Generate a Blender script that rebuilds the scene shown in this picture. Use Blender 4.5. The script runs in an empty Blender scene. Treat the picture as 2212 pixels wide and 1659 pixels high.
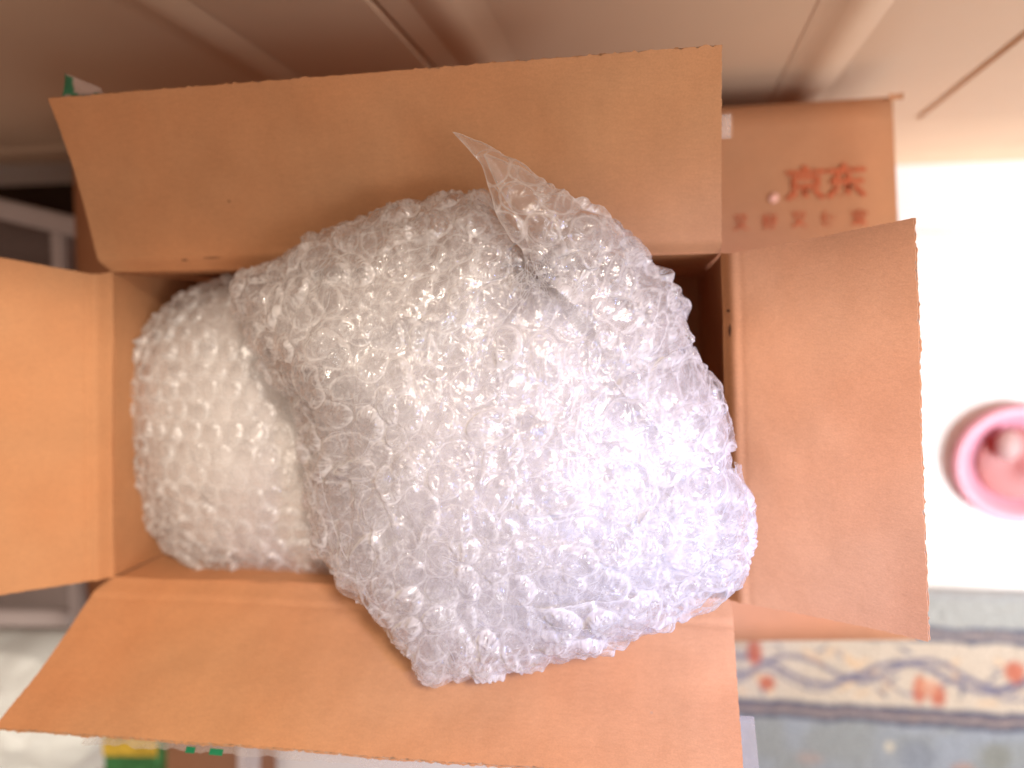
import bpy, math, random
import numpy as np
from mathutils import Matrix, Vector, noise
random.seed(7); rng = np.random.default_rng(7)
S = bpy.context.scene
col = S.collection

# ------------------------------------------------------------------ camera
CAM_H = 0.80                     # camera height above the floor (m)
RIM = CAM_H - 0.32               # height of the rim of the open carton
F, CX, CY = 1600.0, 1106.0, 829.5
NAD = (1430.0, 690.0)            # where straight down appears
def nrm(v): v = np.asarray(v, float); return v/np.linalg.norm(v)
_d = nrm((NAD[0]-CX, NAD[1]-CY, F))
_X = nrm(np.array([1, 0, 0]) - _d[0]*_d); _Z = -_d; _Y = np.cross(_Z, _X)
ROT = np.array([_X, _Y, _Z])     # rows: world axes in (right, down, forward)
CAMP = np.array([0.0, 0.0, CAM_H])
def ray(u, v): return ROT @ np.array([u-CX, v-CY, F])
def at(u, v, z):                 # world point of height z seen in that direction
    w = ray(u, v); return CAMP + w*((z-CAM_H)/w[2])
def on_plane(u, v, p0, n):
    w = ray(u, v); return CAMP + w*((n @ (p0-CAMP))/(n @ w))
cam = bpy.data.cameras.new('camera'); co = bpy.data.objects.new('camera', cam); col.objects.link(co)
right, down, fwd = ROT[:, 0], ROT[:, 1], ROT[:, 2]
co.matrix_world = Matrix(((right[0], -down[0], -fwd[0], 0), (right[1], -down[1], -fwd[1], 0),
                          (right[2], -down[2], -fwd[2], CAM_H), (0, 0, 0, 1)))
cam.sensor_width = 36; cam.lens = 36*F/2212.0; cam.clip_start = 0.01; cam.clip_end = 50
cam.dof.use_dof = True; cam.dof.focus_distance = 0.262; cam.dof.aperture_fstop = 4.4
S.camera = co

# ------------------------------------------------------------------ light
W = bpy.data.worlds.new('World'); S.world = W; W.use_nodes = True
W.node_tree.nodes['Background'].inputs[0].default_value = (1.0, 0.83, 0.70, 1)
W.node_tree.nodes['Background'].inputs[1].default_value = 0.66
def area(name, loc, tgt, size, power, color, spread=180, sy=None):
    l = bpy.data.lights.new(name, 'AREA'); l.energy = power; l.color = color; l.size = size
    if sy: l.shape = 'RECTANGLE'; l.size_y = sy
    l.spread = math.radians(spread)
    o = bpy.data.objects.new(name, l); col.objects.link(o); o.location = loc
    o.rotation_euler = (Vector(tgt)-Vector(loc)).to_track_quat('-Z', 'Y').to_euler(); return o
area('window_light', (1.25, -0.45, 1.45), (0.66, 0.10, 0.10), 0.8, 5.2, (0.92, 0.95, 1.0), 58)
area('ceiling_light', (0.60, 0.68, 1.95), (0.0, -0.05, 0.4), 0.20, 15.5, (1.0, 0.85, 0.71), 150)
area('added_cool_light', (0.42, 0.02, 1.15), (0.08, -0.13, 0.5), 0.05, 0.30, (0.26, 0.38, 1.0), 32)  # added cool lamp, tints the wrap lavender and gives it glints
S.view_settings.view_transform = 'Standard'; S.view_settings.look = 'None'
S.view_settings.exposure = 0.36; S.view_settings.gamma = 1
S.cycles.use_denoising = True
S.cycles.transparent_max_bounces = 40; S.cycles.max_bounces = 16
S.cycles.diffuse_bounces = 12; S.cycles.transmission_bounces = 8
S.cycles.caustics_reflective = False; S.cycles.caustics_refractive = False
S.cycles.sample_clamp_indirect = 6

# ------------------------------------------------------------------ helpers
def tag(o, label=None, cat=None, group=None, kind=None):
    if label: o['label'] = label
    if cat: o['category'] = cat
    if group: o['group'] = group
    if kind: o['kind'] = kind
    return o
def empty(name, loc, label, cat, group=None):
    o = bpy.data.objects.new(name, None); col.objects.link(o); o.location = loc
    o.empty_display_size = 0.02
    return tag(o, label, cat, group)
def link(name, me, mat, parent=None):
    o = bpy.data.objects.new(name, me); col.objects.link(o)
    if mat is not None and not me.materials: me.materials.append(mat)
    if parent is not None:
        o.parent = parent       # every mesh is written in world coordinates
        if parent.type == 'EMPTY': o.matrix_parent_inverse = Matrix.Translation(parent.location).inverted()
    return o
def mesh(name, verts, faces, mat, parent=None, smooth=False):
    me = bpy.data.meshes.new(name)
    me.from_pydata([tuple(map(float, v)) for v in verts], [], [tuple(f) for f in faces]); me.update()
    if smooth: me.shade_smooth()
    return link(name, me, mat, parent)
def grid_mesh(name, P, mat, parent=None, smooth=True, mask=None, wrap=False, attr=None):
    """P: (n, m, 3) array of points; big grids, built by foreach_set."""
    n, m = P.shape[:2]
    idx = np.arange(n*m).reshape(n, m)
    a, b, c, d = idx[:-1, :-1], idx[1:, :-1], idx[1:, 1:], idx[:-1, 1:]
    q = np.stack([a, b, c, d], -1).reshape(-1, 4)
    if wrap:
        w = np.stack([idx[:-1, -1], idx[1:, -1], idx[1:, 0], idx[:-1, 0]], -1).reshape(-1, 4); q = np.vstack([q, w])
    V = P.reshape(-1, 3)
    if mask is not None:
        mk = mask.reshape(-1); q = q[mk[q].all(1)]
    used = np.zeros(len(V), bool); used[q.reshape(-1)] = True
    re = np.cumsum(used)-1; V2 = V[used]; q = re[q]
    me = bpy.data.meshes.new(name)
    me.vertices.add(len(V2)); me.vertices.foreach_set('co', V2.astype(np.float32).reshape(-1))
    me.loops.add(q.size); me.loops.foreach_set('vertex_index', q.astype(np.int32).reshape(-1))
    me.polygons.add(len(q)); me.polygons.foreach_set('loop_start', np.arange(0, q.size, 4, dtype=np.int32))
    me.update(calc_edges=True)
    if smooth: me.shade_smooth()
    if attr is not None:
        ca = me.color_attributes.new('tint', 'FLOAT_COLOR', 'POINT')
        c4 = np.ones((len(V2), 4), np.float32); c4[:, :3] = attr.reshape(-1, 3)[used]
        ca.data.foreach_set('color', c4.reshape(-1))
    return link(name, me, mat, parent)
def box_between(name, c, ex, ey, ez, mat, parent=None, bev=0.0):
    """box centred on c with half-axis vectors ex, ey, ez, bevelled"""
    import bmesh
    bm = bmesh.new()
    vs = [bm.verts.new(tuple(np.asarray(c)+sx*np.asarray(ex)+sy*np.asarray(ey)+sz*np.asarray(ez)))
          for sx in (-1, 1) for sy in (-1, 1) for sz in (-1, 1)]
    for f in ((0, 1, 3, 2), (4, 6, 7, 5), (0, 4, 5, 1), (2, 3, 7, 6), (0, 2, 6, 4), (1, 5, 7, 3)):
        bm.faces.new([vs[i] for i in f])
    bmesh.ops.recalc_face_normals(bm, faces=bm.faces)
    if bev: bmesh.ops.bevel(bm, geom=bm.edges[:], offset=bev, segments=3, affect='EDGES')
    me = bpy.data.meshes.new(name); bm.to_mesh(me); bm.free()
    if bev: me.shade_smooth(); me.set_sharp_from_angle(angle=math.radians(25))
    return link(name, me, mat, parent)
# smooth value noise on arrays
def vnoise(x, y, scale, seed=0):
    r = np.random.default_rng(seed); T = r.uniform(-1, 1, (128, 128))
    x = np.asarray(x)/scale+51.3; y = np.asarray(y)/scale+37.7
    i, j = np.floor(x).astype(int), np.floor(y).astype(int); fx, fy = x-i, y-j
    fx = fx*fx*(3-2*fx); fy = fy*fy*(3-2*fy)
    g = lambda a, b: T[a % 128, b % 128]
    return (g(i, j)*(1-fx)+g(i+1, j)*fx)*(1-fy)+(g(i, j+1)*(1-fx)+g(i+1, j+1)*fx)*fy
def facets(x, y, scale, seed=0):
    """crumpled surface: random heights on a warped triangle lattice, sharp creases"""
    wx = x+scale*0.55*vnoise(x, y, scale*1.3, seed+1); wy = y+scale*0.55*vnoise(x, y, scale*1.3, seed+2)
    r = np.random.default_rng(seed); T = r.uniform(-1, 1, (128, 128)); D = r.random((128, 128)) > 0.5
    X = wx/scale+40.2; Y = wy/scale+33.1
    i, j = np.floor(X).astype(int), np.floor(Y).astype(int); fx, fy = X-i, Y-j
    i %= 128; j %= 128; i1 = (i+1) % 128; j1 = (j+1) % 128
    a, b, c, d = T[i, j], T[i1, j], T[i, j1], T[i1, j1]
    t1 = np.where(fx+fy < 1, a+(b-a)*fx+(c-a)*fy, d+(c-d)*(1-fx)+(b-d)*(1-fy))
    t2 = np.where(fx > fy, a+(b-a)*fx+(d-b)*fy, a+(d-c)*fx+(c-a)*fy)
    return np.where(D[i, j], t1, t2)

# ------------------------------------------------------------------ materials
def new_mat(name):
    m = bpy.data.materials.new(name); m.use_nodes = True; nt = m.node_tree; nt.nodes.clear()
    out = nt.nodes.new('ShaderNodeOutputMaterial'); return m, nt, out
def N(nt, t, **k):
    n = nt.nodes.new(t)
    for a, v in k.items(): setattr(n, a, v)
    return n
def ramp(nt, fac, stops):
    r = N(nt, 'ShaderNodeValToRGB'); e = r.color_ramp.elements
    while len(e) < len(stops): e.new(0.5)
    for q, (p, c) in zip(e, stops): q.position = p; q.color = (*c, 1) if len(c) == 3 else c
    nt.links.new(fac, r.inputs[0]); return r.outputs[0]
def noise_n(nt, vec, scale, detail=4, rough=0.6, dist=0.0):
    n = N(nt, 'ShaderNodeTexNoise'); n.inputs['Scale'].default_value = scale
    n.inputs['Detail'].default_value = detail; n.inputs['Roughness'].default_value = rough
    n.inputs['Distortion'].default_value = dist; nt.links.new(vec, n.inputs['Vector']); return n.outputs[0]
def mixc(nt, fac, a, b, mode='MIX'):
    m = N(nt, 'ShaderNodeMix', data_type='RGBA', blend_type=mode)
    for s, v in ((m.inputs[0], fac), (m.inputs[6], a), (m.inputs[7], b)):
        if isinstance(v, (int, float)): s.default_value = v
        elif isinstance(v, tuple): s.default_value = (*v, 1)
        else: nt.links.new(v, s)
    return m.outputs[2]
def simple(name, color, rough=0.5, spec=0.4, vary=0.06, scale=20, bump=0.0, bscale=80, bdist=0.0005):
    m, nt, out = new_mat(name); p = N(nt, 'ShaderNodeBsdfPrincipled'); tc = N(nt, 'ShaderNodeTexCoord')
    n = noise_n(nt, tc.outputs['Object'], scale)
    c = tuple(color); lo = tuple(x*(1-vary*2) for x in c); hi = tuple(min(1, x*(1+vary)) for x in c)
    nt.links.new(ramp(nt, n, [(0.3, lo), (0.7, hi)]), p.inputs['Base Color'])
    p.inputs['Roughness'].default_value = rough; p.inputs['Specular IOR Level'].default_value = spec
    if bump:
        b = N(nt, 'ShaderNodeBump'); b.inputs['Strength'].default_value = bump; b.inputs['Distance'].default_value = bdist
        nt.links.new(noise_n(nt, tc.outputs['Object'], bscale), b.inputs['Height']); nt.links.new(b.outputs[0], p.inputs['Normal'])
    nt.links.new(p.outputs[0], out.inputs[0]); return m
def cardboard(name, base=(0.65, 0.325, 0.160)):
    m, nt, out = new_mat(name); p = N(nt, 'ShaderNodeBsdfPrincipled'); tc = N(nt, 'ShaderNodeTexCoord'); v = tc.outputs['Object']
    b = np.array(base)
    c1 = ramp(nt, noise_n(nt, v, 38, 5, 0.62), [(0.30, tuple(b*0.95)), (0.70, tuple(np.minimum(b*1.05, 1)))])
    c1 = mixc(nt, 1.0, c1, ramp(nt, noise_n(nt, v, 1500, 3, 0.7), [(0.3, (0.86, 0.86, 0.86)), (0.7, (1.0, 1.0, 1.0))]), 'MULTIPLY')
    mp = N(nt, 'ShaderNodeMapping'); mp.inputs['Scale'].default_value = (240, 900, 500); nt.links.new(v, mp.inputs[0])
    fib = noise_n(nt, mp.outputs[0], 1.0, 6, 0.7)
    c2 = mixc(nt, 0.55, c1, ramp(nt, fib, [(0.25, (0.80, 0.80, 0.80)), (0.75, (1.0, 1.0, 1.0))]), 'MULTIPLY')
    hue = ramp(nt, noise_n(nt, v, 14, 3, 0.5), [(0.35, (1.0, 0.94, 0.88)), (0.65, (0.97, 1.0, 1.0))])
    c3 = mixc(nt, 1.0, c2, hue, 'MULTIPLY')
    vo = N(nt, 'ShaderNodeTexVoronoi'); vo.inputs['Scale'].default_value = 62; nt.links.new(v, vo.inputs['Vector'])
    sp = N(nt, 'ShaderNodeSeparateColor'); nt.links.new(vo.outputs['Color'], sp.inputs[0])
    thr = N(nt, 'ShaderNodeMath', operation='MULTIPLY'); thr.inputs[1].default_value = 0.060
    rare = N(nt, 'ShaderNodeMapRange'); rare.inputs[1].default_value = 0.80; rare.inputs[2].default_value = 1.0
    nt.links.new(sp.outputs[0], rare.inputs[0]); nt.links.new(rare.outputs[0], thr.inputs[0])
    lt = N(nt, 'ShaderNodeMath', operation='LESS_THAN'); nt.links.new(vo.outputs['Distance'], lt.inputs[0]); nt.links.new(thr.outputs[0], lt.inputs[1])
    spcol = ramp(nt, sp.outputs[1], [(0.55, (0.16, 0.075, 0.035)), (0.6, (0.85, 0.60, 0.42))])
    fl = N(nt, 'ShaderNodeMath', operation='MULTIPLY'); fl.inputs[1].default_value = 0.55; nt.links.new(lt.outputs[0], fl.inputs[0])
    nt.links.new(mixc(nt, fl.outputs[0], c3, spcol), p.inputs['Base Color'])
    p.inputs['Roughness'].default_value = 0.72; p.inputs['Specular IOR Level'].default_value = 0.22
    bp = N(nt, 'ShaderNodeBump'); bp.inputs['Strength'].default_value = 0.35; bp.inputs['Distance'].default_value = 0.0004
    nt.links.new(fib, bp.inputs['Height'])
    bp2 = N(nt, 'ShaderNodeBump'); bp2.inputs['Strength'].default_value = 0.25; bp2.inputs['Distance'].default_value = 0.0012
    nt.links.new(noise_n(nt, v, 70, 3), bp2.inputs['Height']); nt.links.new(bp.outputs[0], bp2.inputs['Normal'])
    nt.links.new(bp2.outputs[0], p.inputs['Normal']); nt.links.new(p.outputs[0], out.inputs[0]); return m
def _norm(nt, v):
    n = N(nt, 'ShaderNodeVectorMath', operation='NORMALIZE'); nt.links.new(v, n.inputs[0]); return n
def film(name, base_op=0.09, rim_op=0.22, tint=(0.94, 0.91, 0.89), rough=0.09, power=2.2, patch=0.10):
    """thin clear polythene: clear face on, milky edge on, glossy"""
    m, nt, out = new_mat(name); L = nt.links; tc = N(nt, 'ShaderNodeTexCoord'); v = tc.outputs['Object']
    nz = noise_n(nt, v, 420, 4, 0.65, 0.6); mp = N(nt, 'ShaderNodeMapping')
    mp.inputs['Rotation'].default_value = (0.4, 0.3, 0.7); mp.inputs['Scale'].default_value = (900, 160, 500); L.new(v, mp.inputs[0])
    nz2 = noise_n(nt, mp.outputs[0], 1.0, 3, 0.6, 0.4)
    b1 = N(nt, 'ShaderNodeBump'); b1.inputs['Strength'].default_value = 0.35; b1.inputs['Distance'].default_value = 0.0007; L.new(nz, b1.inputs['Height'])
    b2 = N(nt, 'ShaderNodeBump'); b2.inputs['Strength'].default_value = 0.22; b2.inputs['Distance'].default_value = 0.0006; L.new(nz2, b2.inputs['Height']); L.new(b1.outputs[0], b2.inputs['Normal'])
    lw = N(nt, 'ShaderNodeLayerWeight'); lw.inputs['Blend'].default_value = 0.5; L.new(b1.outputs[0], lw.inputs['Normal'])
    pw = N(nt, 'ShaderNodeMath', operation='POWER'); L.new(lw.outputs['Facing'], pw.inputs[0]); pw.inputs[1].default_value = power
    ml = N(nt, 'ShaderNodeMath', operation='MULTIPLY_ADD'); L.new(pw.outputs[0], ml.inputs[0]); ml.inputs[1].default_value = rim_op
    pn = N(nt, 'ShaderNodeMapRange'); L.new(noise_n(nt, v, 90, 4, 0.7, 0.8), pn.inputs[0]); pn.inputs[1].default_value = 0.42; pn.inputs[2].default_value = 0.72
    pn.inputs[3].default_value = base_op; pn.inputs[4].default_value = base_op+patch; L.new(pn.outputs[0], ml.inputs[2])
    vc = N(nt, 'ShaderNodeVertexColor', layer_name='tint'); sc_ = N(nt, 'ShaderNodeSeparateColor'); L.new(vc.outputs[0], sc_.inputs[0])
    m1 = N(nt, 'ShaderNodeMath', operation='MULTIPLY_ADD'); L.new(sc_.outputs[0], m1.inputs[0]); m1.inputs[1].default_value = 0.30; L.new(ml.outputs[0], m1.inputs[2])
    m2 = N(nt, 'ShaderNodeMath', operation='MULTIPLY_ADD'); L.new(sc_.outputs[1], m2.inputs[0]); m2.inputs[1].default_value = 0.44; L.new(m1.outputs[0], m2.inputs[2])
    cl = N(nt, 'ShaderNodeClamp'); L.new(m2.outputs[0], cl.inputs[0]); cl.inputs[2].default_value = 0.92
    tr = N(nt, 'ShaderNodeBsdfTransparent'); tr.inputs[0].default_value = (0.985, 0.98, 0.98, 1)
    geo = N(nt, 'ShaderNodeNewGeometry'); soft = N(nt, 'ShaderNodeMix', data_type='VECTOR'); soft.inputs[0].default_value = 0.55
    L.new(geo.outputs['Normal'], soft.inputs[4]); soft.inputs[5].default_value = (0.1, 0.0, 1.0)
    soft = soft if False else _norm(nt, soft.outputs[1])
    di = N(nt, 'ShaderNodeBsdfDiffuse'); di.inputs[0].default_value = (*tint, 1); L.new(soft.outputs[0], di.inputs['Normal'])
    tl = N(nt, 'ShaderNodeBsdfTranslucent'); tl.inputs[0].default_value = (*tint, 1)
    mk = N(nt, 'ShaderNodeMixShader'); mk.inputs[0].default_value = 0.45; L.new(di.outputs[0], mk.inputs[1]); L.new(tl.outputs[0], mk.inputs[2])
    body = N(nt, 'ShaderNodeMixShader'); L.new(cl.outputs[0], body.inputs[0]); L.new(tr.outputs[0], body.inputs[1]); L.new(mk.outputs[0], body.inputs[2])
    gl = N(nt, 'ShaderNodeBsdfGlossy'); gl.inputs['Roughness'].default_value = rough; L.new(b2.outputs[0], gl.inputs['Normal'])
    lf = N(nt, 'ShaderNodeLayerWeight'); lf.inputs['Blend'].default_value = 0.5; L.new(b2.outputs[0], lf.inputs['Normal'])
    p5 = N(nt, 'ShaderNodeMath', operation='POWER'); L.new(lf.outputs['Facing'], p5.inputs[0]); p5.inputs[1].default_value = 5.0
    fm = N(nt, 'ShaderNodeMath', operation='MULTIPLY_ADD'); L.new(p5.outputs[0], fm.inputs[0]); fm.inputs[1].default_value = 0.7; fm.inputs[2].default_value = 0.075; fm.use_clamp = True
    fin = N(nt, 'ShaderNodeMixShader'); L.new(fm.outputs[0], fin.inputs[0]); L.new(body.outputs[0], fin.inputs[1]); L.new(gl.outputs[0], fin.inputs[2])
    L.new(fin.outputs[0], out.inputs[0]); return m

M_card = cardboard('kraft_board')
M_card_dark = cardboard('kraft_board_outside', (0.52, 0.250, 0.130))
M_flute = simple('kraft_fluting', (0.46, 0.31, 0.20), 0.8, 0.2, 0.15, 300)
M_film = film('bubble_film')
M_film2 = film('bubble_film_inner', 0.12, 0.30, (0.92, 0.90, 0.89), 0.2)
M_film_roll = film('bubble_film_roll', 0.15, 0.45, (0.92, 0.89, 0.86), 0.2)
M_back = film('backing_film', 0.08, 0.30, (0.93, 0.91, 0.91), 0.12)
M_corner = film('torn_film', 0.12, 0.30, (0.95, 0.90, 0.86), 0.12)
M_core = simple('milky_layers', (0.87, 0.84, 0.83), 0.45, 0.4, 0.03, 60, 0.5, 160, 0.001)
M_core_warm = simple('milky_layers_warm', (0.93, 0.88, 0.83), 0.5, 0.4, 0.04, 60, 0.5, 160, 0.001)
M_tape = film('clear_tape', 0.28, 0.4, (0.80, 0.74, 0.70), 0.15)
M_green = simple('green_print', (0.015, 0.22, 0.10), 0.4)
M_red = simple('red_print', (0.52, 0.125, 0.05), 0.6, 0.2, 0.12, 160)

# ------------------------------------------------------------------ open carton
up = np.array([0, 0, 1.0])
TL, TR, BR, BL = [at(*p, RIM) for p in ((230, 586), (1559, 545), (1580, 1303), (232, 1252))]
TH = 0.0022; DEPTH = 0.175
cen = (TL+TR+BR+BL)/4
box = empty('open_carton', (cen[0], cen[1], RIM-DEPTH), 'open brown cardboard box with four raised flaps, holding the bubble wrap', 'cardboard box')
def slab(name, fn, ns, nt_, mat, parent, flutes=0, thick=TH, edge=0.00012, lo_s=True):
    """two liners on fn(s,t)->(point, normal) with ragged edges, and a wavy medium between"""
    s = np.linspace(0, 1, ns); t = np.linspace(0, 1, nt_)
    SS, TT = np.meshgrid(s, t, indexing='ij')
    P, Nn = fn(SS, TT)
    def frag(Q, seed):
        r = np.random.default_rng(seed); Q = Q.copy()
        dt = nrm(Q[ns//2, -1]-Q[ns//2, -2]); 
        j = np.convolve(r.normal(0, 1, ns+4), [0.3, 1, 0.3], 'same')[2:-2]*edge; j = np.where(np.abs(j) > 1.6*edge, j*1.8, j)
        Q[:, -1] += j[:, None]*dt
        for k, sg in ((0, -1), (-1, 1)):
            ds = nrm(Q[k, nt_//2]-Q[(1 if k == 0 else -2), nt_//2])
            j = r.normal(0, 1, nt_)*edge*0.8; Q[k] += j[:, None]*ds
        return Q
    A = frag(P+Nn*0.0002, 11); B = frag(P-Nn*(thick-0.0002), 12)
    # closed shell: inner liner, outer liner, rims
    seq = []
    V = np.concatenate([A.reshape(-1, 3), (A-Nn*0.00045).reshape(-1, 3), (B+Nn*0.00045).reshape(-1, 3), B.reshape(-1, 3)])
    n = ns*nt_; idx = np.arange(n).reshape(ns, nt_); F_ = []
    def add_sheet(o0, o1):
        a, b, c, d = idx[:-1, :-1].ravel(), idx[1:, :-1].ravel(), idx[1:, 1:].ravel(), idx[:-1, 1:].ravel()
        F_.append(np.stack([a, b, c, d], 1)+o0*n); F_.append(np.stack([d, c, b, a], 1)+o1*n)
        bd = np.concatenate([idx[0, :], idx[1:, -1], idx[-1, ::-1][1:], idx[::-1, 0][1:]])
        F_.append(np.stack([bd[:-1]+o0*n, bd[1:]+o0*n, bd[1:]+o1*n, bd[:-1]+o1*n], 1))
    add_sheet(0, 1); add_sheet(2, 3)
    q = np.concatenate(F_)
    me = bpy.data.meshes.new(name)
    me.vertices.add(len(V)); me.vertices.foreach_set('co', V.astype(np.float32).ravel())
    me.loops.add(q.size); me.loops.foreach_set('vertex_index', q.astype(np.int32).ravel())
    me.polygons.add(len(q)); me.polygons.foreach_set('loop_start', np.arange(0, q.size, 4, dtype=np.int32))
    me.update(calc_edges=True); me.validate(); me.shade_smooth(); me.set_sharp_from_angle(angle=math.radians(40))
    o = link(name, me, mat, parent)
    # medium: a wavy sheet
    if flutes:
        s2 = np.linspace(0.001, 0.999, flutes*8+1); t2 = np.linspace(0.0, 0.9985, 24)
        S2, T2 = np.meshgrid(s2, t2, indexing='ij'); P2, N2 = fn(S2, T2)
        off = -thick/2+np.sin(S2*flutes*2*np.pi)*(thick/2-0.0006)
        fo = grid_mesh('fluting', P2+N2*off[..., None], M_flute, o)
    return o
def make_flap(name, w1, w2, h1, h2, o1, o2, theta, seed, ridge=0.00025, outer_len=None):
    """hinge h1->h2 (world), outer corner pixels o1,o2; plane raised by theta"""
    e = nrm(h2-h1); out = np.array([e[1], -e[0], 0.0])
    if out @ (cen-h1) > 0: out = -out
    d = out*math.cos(theta)+up*math.sin(theta); n = np.cross(e, d)
    if n[2] < 0: n = -n
    q1, q2 = on_plane(*o1, h1, n), on_plane(*o2, h1, n)
    if outer_len:
        q1 = h1+(q1-h1)*(outer_len/((q1-h1) @ d)); q2 = h2+(q2-h2)*(outer_len/((q2-h2) @ d))
    Lf = (q1-h1) @ d
    def fn(s, t):
        c0 = h1+(h2-h1)*s[..., None]; c1 = q1+(q2-q1)*s[..., None]
        # profile: rise from the side panel, crease, then straight out, a slight belly
        tt = t[..., None]; P = c0+(c1-c0)*tt
        wl = w1+(w2-w1)*s[..., None]-up*0.0045
        P = P + (wl-c0)*np.exp(-(tt/0.032)**1.5) + n*(ridge*np.exp(-((tt-0.055)/0.022)**2))
        P = P - n*(ridge*0.7*np.exp(-((tt-0.10)/0.018)**2))
        x = s*np.linalg.norm(h2-h1); y = t*Lf
        w = 0.0011*vnoise(x, y, 0.05, seed)+0.00035*vnoise(x, y, 0.015, seed+5)
        w = w + 0.00002*np.sin(x/0.0075*2*np.pi+0.5*vnoise(x, y, 0.02, seed+9))
        w = w - 0.0022*np.sin(np.pi*t)*(s-0.5)**2*4
        P = P + n*w[..., None]
        return P, np.broadcast_to(n, P.shape)
    ns = int(np.linalg.norm(q2-q1)/0.0008); 
    o = slab(name, fn, ns, 90, M_card, box, flutes=int(np.linalg.norm(q2-q1)/0.0062))
    return o, fn, n, d, e, q1, q2
R_ = math.radians
px = lambda *a: a
f_top = make_flap('flap', TL, TR, at(216, 580, RIM), at(1559, 541, RIM), (105, 212), (1560, 97), R_(20), 21)
f_right = make_flap('flap', TR, BR, at(1561, 551, RIM), at(1584, 1298, RIM), (1975, 471), (2005, 1387), R_(31), 22)
f_bot = make_flap('flap', BL, BR, at(212, 1262, RIM), at(1583, 1320, RIM), (-12, 1572), (1608, 1692), R_(57), 23)
f_left = make_flap('flap', TL, BL, at(226, 597, RIM), at(229, 1249, RIM), (0, 556), (0, 1288), R_(38), 24, ridge=0.0007, outer_len=0.077)
f_top[0]['label'] = 'far flap leaning back toward the cabinet, wide and plain'
def make_wall(a, b, seed):
    e = nrm(b-a); n = np.array([-e[1], e[0], 0.0])
    if n @ (cen-a) < 0: n = -n
    def fn(s, t):
        P = a+(b-a)*s[..., None] - up*(0.0040+t[..., None]*(DEPTH-0.004))
        x = s*np.linalg.norm(b-a); y = t*DEPTH
        w = 0.0015*vnoise(x, y, 0.06, seed)-0.003*np.sin(np.pi*s)*np.sin(np.pi*t)
        return P+n*w[..., None], np.broadcast_to(n, P.shape)
    return slab('wall_panel', fn, 120, 60, M_card, box)
for i, (a, b) in enumerate(((TL, TR), (TR, BR), (BR, BL), (BL, TL))):
    e = nrm(b-a); make_wall(a+e*0.0005, b-e*0.0005, 31+i)
mesh('bottom_panel', [p-up*(DEPTH-0.001) for p in (TL, TR, BR, BL)]+[p-up*(DEPTH+0.002) for p in (TL, TR, BR, BL)],
     [(0, 1, 2, 3), (7, 6, 5, 4), (0, 4, 5, 1), (1, 5, 6, 2), (2, 6, 7, 3), (3, 7, 4, 0)], M_card, box)
# torn paper curls at the corners of the rim
def scrap(p, ax, ay, n, seed, mat=None, parent=None, name='torn_paper', k=10, amp=0.3):
    u, v = np.meshgrid(np.linspace(-1, 1, k), np.linspace(-1, 1, k), indexing='ij')
    r = np.random.default_rng(seed); L = np.linalg.norm(ax)
    edge = 1+0.10*r.normal(0, 1, u.shape)*((np.abs(u) > 0.95) | (np.abs(v) > 0.95))
    P = p+ax*(u*edge)[..., None]+ay*(v*edge)[..., None]+n*(L*amp*(u**2+0.5*vnoise(u, v, 0.6, seed)))[..., None]
    return grid_mesh(name, P, mat or M_card, parent or box)
# scuff marks near the far hinge and by the right hinge
M_scuff = simple('scuffed_board', (0.22, 0.11, 0.065), 0.9, 0.1, 0.3, 900)
def scuff(flap, s, t, w, h, seed):
    fn = flap[1]; r = np.random.default_rng(seed); k = 9
    u, v = np.meshgrid(np.linspace(-1, 1, k), np.linspace(-1, 1, 5), indexing='ij')
    P, Nn = fn(np.clip(s+u*w, 0, 1), np.clip(t+v*h*(1-u**2*0.8)*(0.6+0.4*r.random(u.shape)), 0, 1))
    grid_mesh('scuff_mark', P+Nn*0.00035, M_scuff, flap[0])
scuff(f_top, 0.16, 0.045, 0.006, 0.005, 1); scuff(f_top, 0.21, 0.052, 0.016, 0.004, 2); scuff(f_top, 0.875, 0.05, 0.006, 0.014, 3)
scuff(f_right, 0.215, 0.035, 0.018, 0.009, 4); scuff(f_right, 0.16, 0.03, 0.004, 0.012, 5)

# packing tape stuck along flap edges
def tape_on(flap, s0, s1, t0, t1, seed, off, torn=0.3, marks=(), curl=0.0):
    h1q = flap[1]; nS = max(8, int(abs(s1-s0)*160)); nT = 12
    s, t = np.meshgrid(np.linspace(s0, s1, nS), np.linspace(t0, t1, nT), indexing='ij')
    r = np.random.default_rng(seed)
    tt = (t-t0)/(t1-t0); te = t0+(t1-t0)*tt*(1-torn*np.abs(vnoise(s*40, s*0, 0.7, seed)))
    sc = np.clip(s, 0, 1); P, Nn = h1q(sc, np.clip(te, 0, 1))
    d = flap[3]; e = flap[4]; Lf = 0.077; Ls = np.linalg.norm(flap[6]-flap[5])
    P = P+d*(np.clip(te-1, 0, None)*Lf)[..., None]+e*((s-sc)*Ls)[..., None]+Nn*(off+curl*np.clip(te-1, 0, None)*Lf+0.0002*vnoise(s*300, te*100, 1, seed))[..., None]
    o = grid_mesh('packing_tape', P, M_tape, flap[0])
    for (ms, mt, mw, mh) in marks:
        u, v = np.meshgrid(np.linspace(-1, 1, 4), np.linspace(-1, 1, 4), indexing='ij')
        Q = h1q(np.array([[ms]]), np.array([[1.0]]))[0][0, 0]+d*((mt-1)*Lf)+Nn[0, 0]*(off+0.0003)
        P2 = Q+e*(u*mw+v*0.0003)[..., None]+d*(v*mh)[..., None]
        m = grid_mesh('green_mark', P2, M_green, o)
    return o
tape_on(f_bot, 0.14, 0.62, 0.80, 1.045, 3, -TH-0.0003, 0.12, marks=((0.303, 1.027, 0.0021, 0.0013), (0.341, 1.03, 0.0030, 0.0013)))
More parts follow.
